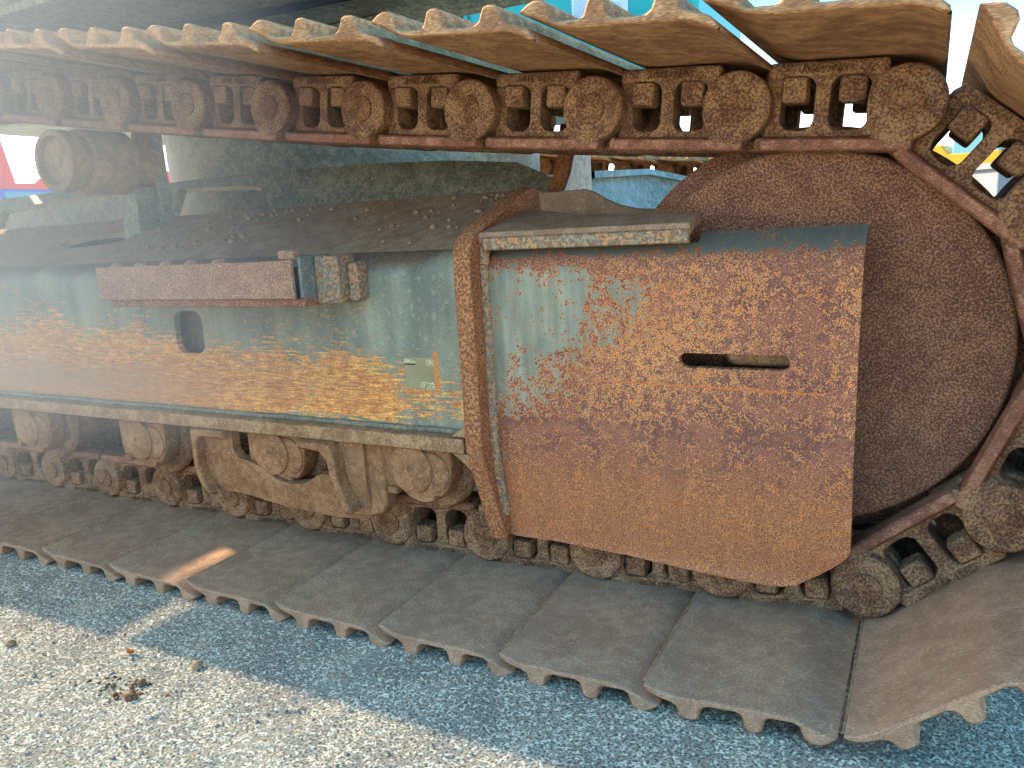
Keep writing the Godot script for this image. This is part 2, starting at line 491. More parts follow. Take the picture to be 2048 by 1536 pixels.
func materials() -> void:
	var r := rust(41, 1024, c3(120, 86, 66), c3(152, 116, 86), c3(70, 46, 40), c3(182, 142, 102), 0.41, 0.61, 190, 1, 0.6)
	M.cast = surf(r[0], r[1], 1024, 1024, 1.9, 2.6, 0.85)
	M.pin = M.cast.duplicate()
	M.pin.albedo_color = Color(0.94, 0.9, 0.88)
	r = rust(51, 1024, c3(158, 114, 84), c3(184, 140, 104), c3(124, 86, 66), c3(206, 158, 114), 0.38, 0.62, 190, 6)
	M.shoe = surf(r[0], r[1], 1024, 1024, 1.5, 1.0, 0.8)
	r = rust(55, 1024, c3(142, 116, 100), c3(156, 130, 112), c3(122, 94, 82), c3(180, 154, 134), 0.34, 0.66, 260, 3, 0.4)
	scratch(r[0], 1024, 1024, 31, 260)
	M.shoe_low = surf(r[0], r[1], 1024, 1024, 1.5, 1.3, 0.9)
	M.shoe_low.metallic_specular = 0.12
	r = rust(61, 1024, c3(120, 80, 64), c3(134, 92, 72), c3(84, 54, 48), c3(190, 144, 106), 0.42, 0.57, 230, 1, 0.3)
	M.idler = surf(r[0], r[1], 1024, 1024, 1.9, 1.6, 0.75)
	r = rust(71, 768, c3(168, 108, 72), c3(142, 96, 74), c3(108, 66, 52), c3(216, 148, 90), 0.42, 0.58, 150)
	M.plate = surf(r[0], r[1], 768, 768, 1.9, 1.8, 0.8)
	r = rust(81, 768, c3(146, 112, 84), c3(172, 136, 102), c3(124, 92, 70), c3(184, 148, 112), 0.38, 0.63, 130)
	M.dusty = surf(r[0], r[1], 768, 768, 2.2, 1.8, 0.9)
	M.guide = M.dusty.duplicate()
	M.guide.albedo_color = Color(0.96, 0.90, 0.83)
	r = rust(91, 768, c3(118, 124, 110), c3(146, 146, 126), c3(106, 92, 72), c3(172, 160, 134), 0.34, 0.66, 90)
	M.paint = surf(r[0], r[1], 768, 768, 1.6, 0.9, 0.5)
	r = rust(101, 768, c3(146, 118, 96), c3(162, 134, 110), c3(122, 100, 82), c3(186, 162, 136), 0.32, 0.68, 200, 1, 0.6)
	M.dirt = surf(r[0], r[1], 768, 768, 1.7, 0.6, 0.95)
	M.dirt.metallic_specular = 0.12
	M.shoe.metallic_specular = 0.12
	r = rust(105, 768, c3(150, 150, 132), c3(126, 128, 116), c3(134, 84, 62), c3(226, 140, 78), 0.47, 0.565, 110)
	M.patchy = surf(r[0], r[1], 768, 768, 1.7, 1.6, 0.65)
	r = rust(111, 768, c3(136, 88, 66), c3(154, 104, 76), c3(92, 58, 48), c3(198, 154, 120), 0.38, 0.64, 210, 3)
	M.rail = surf(r[0], r[1], 768, 768, 1.9, 1.2, 0.45)
	r = rust(121, 768, c3(158, 112, 94), c3(176, 128, 106), c3(126, 86, 74), c3(224, 180, 138), 0.43, 0.56, 200, 1, 0.3)
	M.step = surf(r[0], r[1], 768, 768, 2.2, 1.6, 0.85)
	M.web = web_texture()
	M.guard = guard_texture()
	M.ground = ground_material()
	r = rust(95, 512, c3(150, 158, 146), c3(186, 192, 176), c3(120, 122, 108), c3(206, 208, 190), 0.32, 0.68, 60)
	M.deck = surf(r[0], r[1], 512, 512, 1.2, 0.8, 0.6)
	M.bead = M.paint.duplicate()
	M.bead.albedo_color = Color(0.95, 0.9, 0.86)
	M.blue = M.paint.duplicate()
	M.blue.albedo_color = Color(1.0, 1.1, 1.2)  # blue tint puts the sky reflection into the grey paint colour
	M.blue.roughness = 0.35
	M.teal = plain(Color(0.0, 0.64, 0.62), 0.35)
	M.teal_edge = plain(Color(0.2, 0.62, 0.62), 0.4)
	for k in ["cast", "dusty", "shoe", "shoe_low", "dirt", "plate", "pin", "idler", "guard", "web", "step", "patchy"]:
		var old: Color = M[k].albedo_color
		M[k].albedo_color = Color(old.r * 1.0, old.g * 1.0, old.b * 0.955) * (Color(1.1, 1.05, 1.0) if k == "shoe_low" else Color.WHITE)
	M.black = plain(Color(0.05, 0.05, 0.05), 0.7)
	M.red = plain(Color(0.95, 0.2, 0.1), 0.45)
	M.yellow = plain(Color(0.85, 0.6, 0.04), 0.45)
	M.white = plain(Color(0.85, 0.85, 0.83), 0.6)
	M.grey = plain(Color(0.6, 0.6, 0.58), 0.7)
	M.steel = plain(Color(0.42, 0.45, 0.48), 0.5)
	M.lilac = plain(Color(0.3, 0.34, 0.62), 0.6)
	M.glass = plain(Color(0.35, 0.6, 0.62), 0.1)
	M.rubber = plain(Color(0.09, 0.09, 0.09), 0.9)
	M.orange = plain(Color(0.62, 0.34, 0.1), 0.9)

# ---------------------------------------------------------------- the chain
func sbox(p: Vector3, c: Vector3, h: Vector3, r: float) -> float:
	var q := (p - c).abs() - h + Vector3.ONE * r
	return Vector3(maxf(q.x, 0), maxf(q.y, 0), maxf(q.z, 0)).length() + minf(maxf(q.x, maxf(q.y, q.z)), 0.0) - r

func scyl(p: Vector3, x: float, r: float, z0: float, z1: float, rd: float) -> float:
	var q := Vector2(Vector2(p.x - x, p.y).length() - r + rd, absf(p.z - (z0 + z1) * 0.5) - (z1 - z0) * 0.5 + rd)
	return Vector2(maxf(q.x, 0), maxf(q.y, 0)).length() + minf(maxf(q.x, q.y), 0.0) - rd

func smin(a: float, b: float, k: float) -> float:
	var h := maxf(k - absf(a - b), 0.0) / k
	return minf(a, b) - h * h * k * 0.25

func rr2(x: float, y: float, cx: float, cy: float, hx: float, hy: float, r: float) -> float:
	var q := Vector2(absf(x - cx) - hx + r, absf(y - cy) - hy + r)
	return Vector2(maxf(q.x, 0), maxf(q.y, 0)).length() + minf(maxf(q.x, q.y), 0.0) - r

func link_sdf(p: Vector3) -> float:
	var sh := Vector3(p.x, p.y, p.z + 0.010 - 0.10 * (p.x - 0.13))
	var d := sbox(sh, Vector3(0.098, -0.002, -0.026), Vector3(0.070, 0.044, 0.019), 0.006)
	d = smin(d, sbox(sh, Vector3(0.100, 0.041, -0.022), Vector3(0.068, 0.0095, 0.022), 0.004), 0.006)
	var wa := rr2(p.x, p.y, 0.069, 0.003, 0.0195, 0.0305, 0.013)
	var wb := rr2(p.x, p.y, 0.1285, 0.003, 0.0225, 0.0305, 0.014)
	d = maxf(d, -wa)
	d = maxf(d, -wb)
	# rounded lips round the windows
	var boss := scyl(p, P, 0.0425, -0.036, 0.0, 0.005)
	d = smin(d, maxf(boss, -0.6 * wb - 0.001) if p.x < P - 0.02 else boss, 0.006)
	d = smin(d, scyl(p, 0.0, 0.040, -0.066, -0.037, 0.004), 0.005)
	var rl := sbox(p, Vector3(0.112, -0.0445, -0.024), Vector3(0.088, 0.0085, 0.0195), 0.0065)
	rl = minf(rl, sbox(p, Vector3(0.02, -0.0445, -0.050), Vector3(0.045, 0.008, 0.015), 0.006))
	d = smin(d, rl, 0.003)
	# foot of the boss leaning back to the rail
	d = smin(d, sbox(p, Vector3(0.180, -0.026, -0.022), Vector3(0.022, 0.024, 0.016), 0.008), 0.008)
	return d

func link_sdf_far(p: Vector3) -> float:
	return link_sdf(Vector3(p.x, p.y, -0.22 - p.z))

var link0: MeshInstance3D
var shoe0: MeshInstance3D

func make_link() -> void:
	var b := B.new()
	b.nets(link_sdf, Vector3(-0.048, -0.06, -0.072), Vector3(0.24, 0.056, 0.006), 0.0026)
	b.nets(link_sdf_far, Vector3(-0.048, -0.06, -0.226), Vector3(0.24, 0.058, -0.146), 0.005)
	link0 = part("track_link", b, M.cast, ex)
	var c := B.new()
	c.t = Transform3D(Basis(), Vector3(P, 0, 0))
	c.lathe([Vector2(0.0, 0.0030), Vector2(0.009, 0.0034), Vector2(0.0165, 0.0038), Vector2(0.0190, 0.0026), Vector2(0.0196, -0.002)], 36)
	part("pin_end", c, M.pin, link0)
	c = B.new()
	c.t = Transform3D(Basis(), Vector3(P, 0, 0))
	c.lathe([Vector2(0.030, -0.04), Vector2(0.030, -0.18)], 24)
	part("pin_bush", c, M.cast, link0)
	c = B.new()
	c.prism(round_rect(0.030, -0.0540, 0.2035, -0.0365, 0.006, 3), -0.03, -0.0030, 0.004)
	part("rail", c, M.rail, link0)
	for s in [0.0655, 0.1315]:
		c = B.new()
		c.prism(round_rect(s - 0.0155, 0.003, s + 0.0155, 0.034, 0.005, 3), -0.043, -0.0135, 0.003)
		part("nut", c, M.cast, link0)
		c = B.new()
		c.prism(round_rect(s - 0.015, 0.006, s + 0.015, 0.034, 0.004, 3), -0.205, -0.178, 0.003)
		part("nut", c, M.cast, link0)
	var tm := TextMesh.new()
	var fnt := SystemFont.new()
	fnt.font_names = PackedStringArray(["Droid Sans Mono"])
	tm.font = fnt
	tm.text = "24V7 (PDY"
	tm.font_size = 16
	tm.pixel_size = 0.0007
	tm.depth = 0.003
	tm.curve_step = 2.0
	var tx := part_mesh("casting_number", tm, M.cast, link0)
	tx.transform = Transform3D(Basis(Vector3.UP, deg_to_rad(-5.0)) * Basis(Vector3.BACK, PI), Vector3(0.1, 0.0415, -0.0105))

func make_shoe() -> void:
	var pr := v2([0.2225, 0.0345, 0.2245, 0.0365, 0.2235, 0.0405, 0.215, 0.0470, 0.205, 0.0505, 0.193, 0.0530, 0.186, 0.0570, 0.1835, 0.0640, 0.181, 0.0695, 0.176, 0.0715, 0.167, 0.0715, 0.162, 0.0695, 0.160, 0.0640, 0.158, 0.0565, 0.153, 0.0525, 0.147, 0.0512,
		0.119, 0.0510, 0.1135, 0.0535, 0.1115, 0.0590, 0.1105, 0.0665, 0.107, 0.0710, 0.102, 0.0722, 0.096, 0.0718, 0.0915, 0.0690, 0.0895, 0.0625, 0.0875, 0.0550, 0.083, 0.0515,
		0.058, 0.0512, 0.0520, 0.0545, 0.0500, 0.0610, 0.0475, 0.0680, 0.041, 0.0722, 0.031, 0.0722, 0.0245, 0.0690, 0.0185, 0.0645, 0.0150, 0.0615, 0.0180, 0.0598, 0.030, 0.0565, 0.045, 0.0500, 0.058, 0.0453, 0.070, 0.0434, 0.080, 0.0430, 0.186, 0.0430, 0.198, 0.0417, 0.210, 0.0385, 0.218, 0.0352])
	var b := B.new()
	# ends with slightly rounded corners: three slabs welded by their rims
	b.prism(pr, -0.470, 0.25, 0.0028)
	shoe0 = part("track_shoe", b, M.shoe, ex)
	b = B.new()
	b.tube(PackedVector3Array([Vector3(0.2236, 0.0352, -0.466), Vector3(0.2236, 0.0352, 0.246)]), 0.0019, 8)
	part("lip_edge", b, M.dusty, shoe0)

func seat(o: Node3D, a: Vector2, b: Vector2, wob := 0.0, lift := 0.0) -> void:
	var x := (b - a).normalized()
	a += Vector2(-x.y, x.x) * lift
	o.transform = Transform3D(Basis(Vector3(x.x, x.y, 0), Vector3(-x.y, x.x, 0), Vector3.BACK), Vector3(a.x, a.y, wob))

func top_y(x: float) -> float:
	return 0.6748 - 0.0865 * x + 0.0261 * x * x

func pins() -> PackedVector2Array:
	var o := PackedVector2Array()
	for k in range(-24, 0):
		var x := 0.309 + P * k
		var xx := maxf(x, -1.75)
		o.append(Vector2(x, top_y(xx) + (xx - x) * 0.05))
	o.append(Vector2(0.2655, 0.5405))
	o.append(Vector2(0.3140, 0.3570))
	o.append(Vector2(0.2430, 0.1880))
	o.append(Vector2(0.0983, 0.0725))
	o.append(Vector2(-0.0910, 0.0625))
	for k in range(1, 14): o.append(Vector2(-0.0910 - P * k, 0.059))
	return o

func build_chain() -> void:
	make_link()
	make_shoe()
	var ps := pins()
	for i in ps.size() - 1:
		var l: Node3D = link0 if i == 0 else copy(link0, "track_link", ex)
		seat(l, ps[i], ps[i + 1])
		var s: Node3D = shoe0 if i == 0 else copy(shoe0, "track_shoe", ex)
		var lift: float = 0.010 if i < ps.size() - 18 else [0.012, 0.010, 0.004, 0.0, 0.0][mini(i - ps.size() + 18, 4)]
		seat(s, ps[i], ps[i + 1], rng.randf_range(-0.0015, 0.0015), lift)
		if i >= ps.size() - 16: s.material_override = M.shoe_low
		if i < 14: s.transform.basis.x *= 0.84 if i == 7 else 1.1    # unseen shoes reshaped: one narrowed for a sun stripe, others stretched to block light

func build_far_chain() -> void:
	var ps := pins()
	for i in range(10, 28):
		var l := MeshInstance3D.new()
		l.mesh = link0.mesh; l.material_override = M.cast
		l.name = numbered(ex, "track_link"); ex.add_child(l, true)
		seat(l, ps[i], ps[i + 1]); l.position += Vector3(-0.42, 0, -2.35)
		var s := copy(shoe0, "track_shoe", ex)
		seat(s, ps[i], ps[i + 1]); s.position += Vector3(-0.42, 0, -2.35)

# ---------------------------------------------------------------- frame
func build_frame() -> void:
	var fr: MeshInstance3D
	# outer web with its rounded shoulder
	var b := B.new()
	b.uvr = Rect2(-1.9, 0.24, 1.47, 0.29)
	var zf := func(_x: float, y: float) -> float:
		if y < 0.475: return 0.05
		return sqrt(maxf(0.0, 0.0025 - (y - 0.475) * (y - 0.475)))
	b.bent(v2([-3.0, 0.246, -0.44, 0.246, -0.44, 0.522, -3.0, 0.522]), [round_rect(-1.072, 0.354, -1.0, 0.432, 0.02, 6)], zf, 0.012, Vector2(0.08, 0.008))
	fr = part("track_frame", b, M.web, ex)
	# sloping top with its long hole
	b = B.new()
	var n := Vector3(0, 0.933, 0.36).normalized()
	var up := Vector3(0, 0.36, -0.933).normalized()
	b.t = Transform3D(Basis(Vector3.RIGHT, up, n), Vector3(0, 0.5215, 0.0178))
	var hole := PackedVector2Array()
	for k in 26:
		var e := Vector2.from_angle(TAU * k / 26)
		hole.append(Vector2(-1.470 + 0.112 * e.x, 0.128) + Vector2(0.028 * e.y * 0.5, 0.037 * e.y))
	b.bent(v2([-3.0, 0, -0.44, 0, -0.44, 0.245, -3.0, 0.245]), [hole], func(x, y): return 0.0008 * sin(x * 37.0) * sin(y * 60.0), 0.012, Vector2(0.05, 0.03))
	part("top_plate", b, M.dirt, fr)
	b = B.new()
	b.box(Vector3(-3.0, 0.20, -0.222), Vector3(-0.44, 0.608, -0.205))
	part("inner_wall", b, M.paint, fr)
	b = B.new()
	b.box(Vector3(-1.3, 0.262, -0.010), Vector3(-0.8, 0.5, 0.005))
	part("inner_web", b, M.dirt, fr)
	b = B.new()
	b.box(Vector3(-3.0, 0.2215, -0.2), Vector3(-0.452, 0.2455, 0.076), 0.002)
	part("lower_flange", b, M.dusty, fr)
	b = B.new()
	b.t = Transform3D(Basis(), Vector3(0, 0, 0))
	b.prism(v2([-0.475, 0.2215, -0.4405, 0.2215, -0.4405, 0.195]), 0.030, 0.074)
	part("gusset", b, M.dusty, fr)
	b = B.new()
	b.prism(v2([-0.475, 0.247, -0.4405, 0.247, -0.4405, 0.272]), 0.050, 0.074)
	part("gusset", b, M.dusty, fr)
	# weld beads
	b = B.new()
	var pts := PackedVector3Array()
	for k in 180: pts.append(Vector3(-2.6 + 2.155 * k / 179.0, 0.249 + rng.randf_range(-0.0008, 0.0008), 0.0535))
	b.tube(pts, 0.005, 8)
	part("weld_bead", b, M.bead, fr)
	# upright rib plate
	b = B.new()
	b.t = Transform3D(Basis(Vector3.BACK, Vector3.UP, Vector3.RIGHT), Vector3.ZERO)
	b.prism(v2([0.022, 0.076, 0.034, 0.076, 0.062, 0.150, 0.088, 0.215, 0.092, 0.235, 0.092, 0.505, 0.090, 0.522, 0.082, 0.537, 0.066, 0.5465, -0.09, 0.6035, -0.115, 0.609, -0.14, 0.607, -0.19, 0.597, -0.215, 0.599, -0.235, 0.612, -0.26, 0.636, -0.285, 0.675, -0.295, 0.72, -0.3615, 0.72, -0.3615, 0.3, -0.02, 0.2]), -0.440, -0.4125, 0.003)
	part("rib_plate", b, M.plate, fr)
	# inner face on the rib, its grey paint tinted like reflected sky
	b = B.new()
	b.t = Transform3D(Basis(Vector3.BACK, Vector3.UP, Vector3.RIGHT), Vector3.ZERO)
	b.prism(v2([-0.222, 0.595, -0.240, 0.608, -0.265, 0.633, -0.29, 0.675, -0.30, 0.73, -0.362, 0.73, -0.362, 0.54, -0.30, 0.55, -0.25, 0.575]), -0.4122, -0.4092, 0.001)
	part("rib_face", b, M.blue, fr)
	b = B.new()
	b.tube(PackedVector3Array([Vector3(-0.4115, 0.12, 0.030), Vector3(-0.4115, 0.18, 0.046), Vector3(-0.4115, 0.235, 0.0535), Vector3(-0.4115, 0.500, 0.0535), Vector3(-0.4105, 0.533, 0.048)]), 0.0085, 10)
	part("weld_bead", b, M.patchy, fr)
	# yoke top plate between rib and idler, with the scalloped plate behind
	b = B.new()
	var t2 := Basis(Vector3.RIGHT, Vector3(0, 0.19, -0.982).normalized(), Vector3(0, 0.982, 0.19).normalized())
	b.t = Transform3D(t2, Vector3(0, 0.5385, 0.062))
	b.prism(v2([-0.412, 0, -0.113, 0, -0.113, 0.012, -0.116, 0.014, -0.116, 0.062, -0.30, 0.095, -0.412, 0.17]), -0.010, 0.006, 0.002)
	part("yoke_top", b, M.dirt, fr)
	b = B.new()
	b.box(Vector3(-0.405, 0.5195, 0.0555), Vector3(-0.114, 0.5375, 0.0655), 0.002)
	part("top_strip", b, M.patchy, fr)
	b = B.new()
	b.t = Transform3D(Basis(Vector3(0.86, 0, -0.51), Vector3.UP, Vector3(0.51, 0, 0.86)), Vector3(-0.365, 0, -0.09))
	b.prism(v2([-0.02, 0.56, -0.02, 0.598, 0.03, 0.5985, 0.05, 0.599, 0.065, 0.594, 0.08, 0.584, 0.10, 0.574, 0.13, 0.566, 0.2, 0.562, 0.2, 0.545]), -0.012, 0.012, 0.002)
	part("scalloped_plate", b, M.dirt, fr)
	b = B.new()
	b.box(Vector3(-0.40, 0.34, -0.035), Vector3(-0.165, 0.41, 0.02), 0.006)
	part("yoke_arm", b, M.cast, fr)
	b = B.new()
	b.prism(round_rect(-0.082, 0.357, 0.075, 0.395, 0.0185, 6), -0.03, 0.022, 0.008)
	part("shaft_block", b, M.dusty, fr)

	# idler guard
	b = B.new()
	b.uvr = Rect2(-0.435, 0.065, 0.52, 0.475)
	var gz := func(x: float, y: float) -> float:
		var z := 0.058 + 0.0012 * sin(x * 9.0 + 1.0) * sin(y * 11.0)
		z -= 0.032 * pow(clampf((0.25 - y) / 0.17, 0.0, 1.0), 1.3)
		z += 0.006 * pow(clampf((0.092 - y) / 0.02, 0.0, 1.0), 1.5)
		z -= 0.050 * pow(clampf((y - 0.488) / 0.045, 0.0, 1.0), 1.9)
		z -= 0.010 * pow(clampf((-0.385 - x) / 0.03, 0.0, 1.0), 1.5)
		return z
	var ol := PackedVector2Array([Vector2(-0.413, 0.080), Vector2(-0.40, 0.082), Vector2(-0.34, 0.0835), Vector2(-0.221, 0.0785), Vector2(-0.112, 0.071), Vector2(-0.045, 0.0675), Vector2(-0.005, 0.0685), Vector2(0.014, 0.0735), Vector2(0.042, 0.092), Vector2(0.066, 0.113), Vector2(0.0745, 0.124), Vector2(0.078, 0.135), Vector2(0.0795, 0.2), Vector2(0.081, 0.379), Vector2(0.084, 0.505), Vector2(0.0845, 0.532), Vector2(-0.11, 0.531), Vector2(-0.11, 0.519), Vector2(-0.413, 0.519)])
	b.bent(ol, [round_rect(-0.130, 0.3625, 0.006, 0.3815, 0.0093, 6)], gz, 0.013, Vector2(0.012, 0.0075))
	part("idler_guard", b, M.guard, ex)

	b = B.new()
	b.prism(v2([-0.44, 0.085, -0.11, 0.075, 0.01, 0.075, 0.078, 0.13, 0.084, 0.53, -0.44, 0.53]), -0.262, -0.248, 0.002)
	part("inner_guard", b, M.paint, ex)
	# idler wheel
	b = B.new()
	b.t = Transform3D(Basis(), Vector3(0, 0.3815, 0))
	b.lathe([Vector2(0.0, -0.036), Vector2(0.10, -0.036), Vector2(0.14, -0.040), Vector2(0.2395, -0.040), Vector2(0.2435, -0.0415), Vector2(0.246, -0.046), Vector2(0.2465, -0.084), Vector2(0.262, -0.088), Vector2(0.275, -0.095), Vector2(0.275, -0.127), Vector2(0.262, -0.133), Vector2(0.2465, -0.137), Vector2(0.246, -0.175), Vector2(0.2395, -0.181), Vector2(0.0, -0.181)], 160)
	part("idler_wheel", b, M.idler, ex)

func build_rollers() -> void:
	var cap := B.new()
	var pl := PackedVector2Array()
	for q in [[-0.066, 0.038], [-0.066, -0.012], [-0.060, -0.034], [-0.051, -0.040]]: pl.append(Vector2(q[0], q[1]))
	for k in range(0, 15):
		var an := deg_to_rad(218.0 + 127.0 * k / 14.0)
		pl.append(Vector2(0.010, -0.004) + Vector2.from_angle(an) * (0.054 if k != 9 else 0.047))
	for q in [[0.066, -0.01], [0.068, 0.038]]: pl.append(Vector2(q[0], q[1]))
	cap.prism(pl, 0.0, 0.034, 0.0035)
	var disc := B.new()
	disc.t = Transform3D(Basis(), Vector3(-0.006, 0.0, 0.0))
	disc.lathe([Vector2(0, 0.0400), Vector2(0.004, 0.0400), Vector2(0.0055, 0.0425), Vector2(0.036, 0.0425), Vector2(0.0395, 0.0405), Vector2(0.0405, 0.037), Vector2(0.0405, 0.0)], 40)
	var tab := B.new()
	tab.prism(round_rect(-0.057, -0.047, -0.037, -0.033, 0.003, 3), 0.010, 0.040, 0.003)
	var lobe := B.new()
	lobe.t = Transform3D(Basis(), Vector3(0.030, -0.004, 0.0))
	lobe.lathe([Vector2(0, 0.0375), Vector2(0.028, 0.0375), Vector2(0.032, 0.0355), Vector2(0.033, 0.032), Vector2(0.033, 0.0)], 32)
	var body := B.new()
	body.lathe([Vector2(0.0, 0.0195), Vector2(0.058, 0.0195), Vector2(0.060, 0.017), Vector2(0.079, 0.0165), Vector2(0.0825, 0.013), Vector2(0.0845, 0.002), Vector2(0.080, -0.002), Vector2(0.071, -0.006), Vector2(0.070, -0.05), Vector2(0.058, -0.055), Vector2(0.058, -0.165), Vector2(0.070, -0.17), Vector2(0.071, -0.214), Vector2(0.084, -0.22), Vector2(0.080, -0.236), Vector2(0, -0.24)], 56)
	var r0: MeshInstance3D
	var spots := [[-0.557, 0.184], [-0.854, 0.184], [-1.205, 0.179], [-1.566, 0.178], [-1.93, 0.178], [-2.3, 0.178]]
	for i in spots.size():
		var r: Node3D
		if i == 0:
			r0 = part("track_roller", body, M.cast, ex)
			part("end_cap", cap, M.guide, r0).position.z = 0.021
			part("shaft_disc", disc, M.guide, r0).position.z = 0.022
			part("lock_lobe", lobe, M.guide, r0).position.z = 0.022
			part("cap_tab", tab, M.guide, r0).position.z = 0.021
			r = r0
		else:
			r = copy(r0, "track_roller", ex)
		r.position = Vector3(spots[i][0], spots[i][1], 0)
	# the guide that keeps the chain under the rollers
	var b := B.new()
	var gz := func(_x: float, y: float) -> float: return 0.066 - 0.014 * pow(clampf((0.16 - y) / 0.08, 0.0, 1.0), 1.6)
	var ol := v2([-1.030, 0.221, -1.033, 0.200, -1.032, 0.150, -1.022, 0.118, -1.008, 0.101, -0.985, 0.099, -0.946, 0.100, -0.89, 0.090, -0.84, 0.084, -0.75, 0.079, -0.684, 0.0815, -0.655, 0.089, -0.650, 0.1, -0.650, 0.221, -0.705, 0.221, -0.703, 0.19, -0.708, 0.168, -0.722, 0.160, -0.748, 0.158, -0.762, 0.150, -0.784, 0.137, -0.818, 0.132, -0.850, 0.138, -0.885, 0.158, -0.912, 0.166, -0.935, 0.170, -0.945, 0.185, -0.945, 0.221])
	b.bent(ol, [], gz, 0.018, Vector2(0.02, 0.008))
	var gd := part("track_guide", b, M.guide, ex)
	b = B.new()
	b.prism(v2([-1.0335, 0.222, -1.0345, 0.150, -1.024, 0.117, -1.006, 0.0985, -0.996, 0.101, -1.010, 0.122, -1.018, 0.152, -1.017, 0.196, -1.008, 0.207, -0.95, 0.207, -0.95, 0.2215]), 0.058, 0.084, 0.004)
	part("guide_rib", b, M.guide, gd)
	b = B.new()
	b.prism(v2([-0.775, 0.2215, -0.772, 0.208, -0.725, 0.205, -0.712, 0.190, -0.708, 0.165, -0.695, 0.130, -0.682, 0.103, -0.668, 0.1045, -0.683, 0.14, -0.690, 0.17, -0.691, 0.195, -0.702, 0.2215]), 0.058, 0.090, 0.004)
	part("guide_rib", b, M.guide, gd)
	b = B.new()
	b.t = Transform3D(Basis(), Vector3(0, 0, 0))
	b.prism(v2([-0.69, 0.2213, -0.620, 0.2213, -0.614, 0.19, -0.616, 0.115, -0.628, 0.098, -0.66, 0.088, -0.70, 0.088]), 0.030, 0.058, 0.005)
	part("guide_wing", b, M.guide, gd)

	# carrier roller and its bracket
	b = B.new()
	b.lathe([Vector2(0, 0.022), Vector2(0.012, 0.022), Vector2(0.014, 0.019), Vector2(0.034, 0.0185), Vector2(0.036, 0.021), Vector2(0.040, 0.021), Vector2(0.041, 0.016), Vector2(0.046, 0.016), Vector2(0.0465, 0.028), Vector2(0.0475, 0.030), Vector2(0.0565, 0.030), Vector2(0.059, 0.0275), Vector2(0.059, -0.004), Vector2(0.053, -0.008), Vector2(0.0525, -0.018), Vector2(0.062, -0.022), Vector2(0.064, -0.026), Vector2(0.064, -0.118), Vector2(0.058, -0.124), Vector2(0.050, -0.128), Vector2(0.048, -0.19), Vector2(0, -0.192)], 64)
	var cr := part("carrier_roller", b, M.dusty, ex)
	cr.position = Vector3(-1.376, 0.7225, 0.0)
	b = B.new()
	b.prism(v2([-1.400, 0.560, -1.345, 0.560, -1.345, 0.672, -1.365, 0.675, -1.400, 0.668]), -0.17, -0.12, 0.003)
	var cb := part("roller_bracket", b, M.paint, ex)
	b = B.new()
	b.prism(v2([-1.392, 0.56, -1.330, 0.56, -1.335, 0.8, -1.395, 0.8]), -0.2, -0.172, 0.003)
	part("post", b, M.paint, cb)
	b = B.new()
	b.t = Transform3D(Basis(), Vector3(-1.362, 0.775, -0.17))
	b.lathe([Vector2(0, 0.012), Vector2(0.02, 0.012), Vector2(0.023, 0.008), Vector2(0.023, 0)], 24)
	part("bolt_head", b, M.dusty, cb)

func build_step() -> void:
	var b := B.new()
	b.prism(v2([-1.158, 0.4605, -0.700, 0.4605, -0.700, 0.521, -0.72, 0.519, -1.158, 0.5185]), 0.124, 0.130, 0.0015)
	var st := part("step", b, M.step, ex)
	b = B.new()
	b.box(Vector3(-1.157, 0.5085, 0.05), Vector3(-0.7005, 0.5145, 0.1238), 0.0012)
	part("tread", b, M.dirt, st)
	for k in 5:
		b = B.new()
		b.t = Transform3D(Basis(Vector3.RIGHT, Vector3.FORWARD, Vector3.UP), Vector3(-1.112 + 0.062 * k, 0.5140, 0.1155))
		b.lathe([Vector2(0.006, 0.011), Vector2(0.009, 0.0105), Vector2(0.0125, 0.0065), Vector2(0.016, 0.0)], 18)
		part("tread_button", b, M.step, st)
	b = B.new()
	b.box(Vector3(-0.733, 0.519, 0.108), Vector3(-0.700, 0.5345, 0.1225), 0.002)
	part("tab", b, M.step, st)
	b = B.new()
	b.prism(v2([-1.14, 0.4475, -0.69, 0.4475, -0.69, 0.4602, -1.14, 0.4602]), 0.05, 0.120, 0.0015)
	part("lower_angle", b, M.plate, st)
	b = B.new()
	b.box(Vector3(-0.6985, 0.4605, 0.05), Vector3(-0.6905, 0.524, 0.120), 0.002)
	part("end_plate", b, M.paint, st)
	b = B.new()
	b.prism(round_rect(-0.6900, 0.448, -0.642, 0.523, 0.006, 3), 0.05, 0.092, 0.003)
	part("bracket", b, M.patchy, st)
	b = B.new()
	b.prism(round_rect(-0.6419, 0.45, -0.620, 0.511, 0.008, 4), 0.05, 0.074, 0.003)
	part("bracket_lug", b, M.patchy, st)

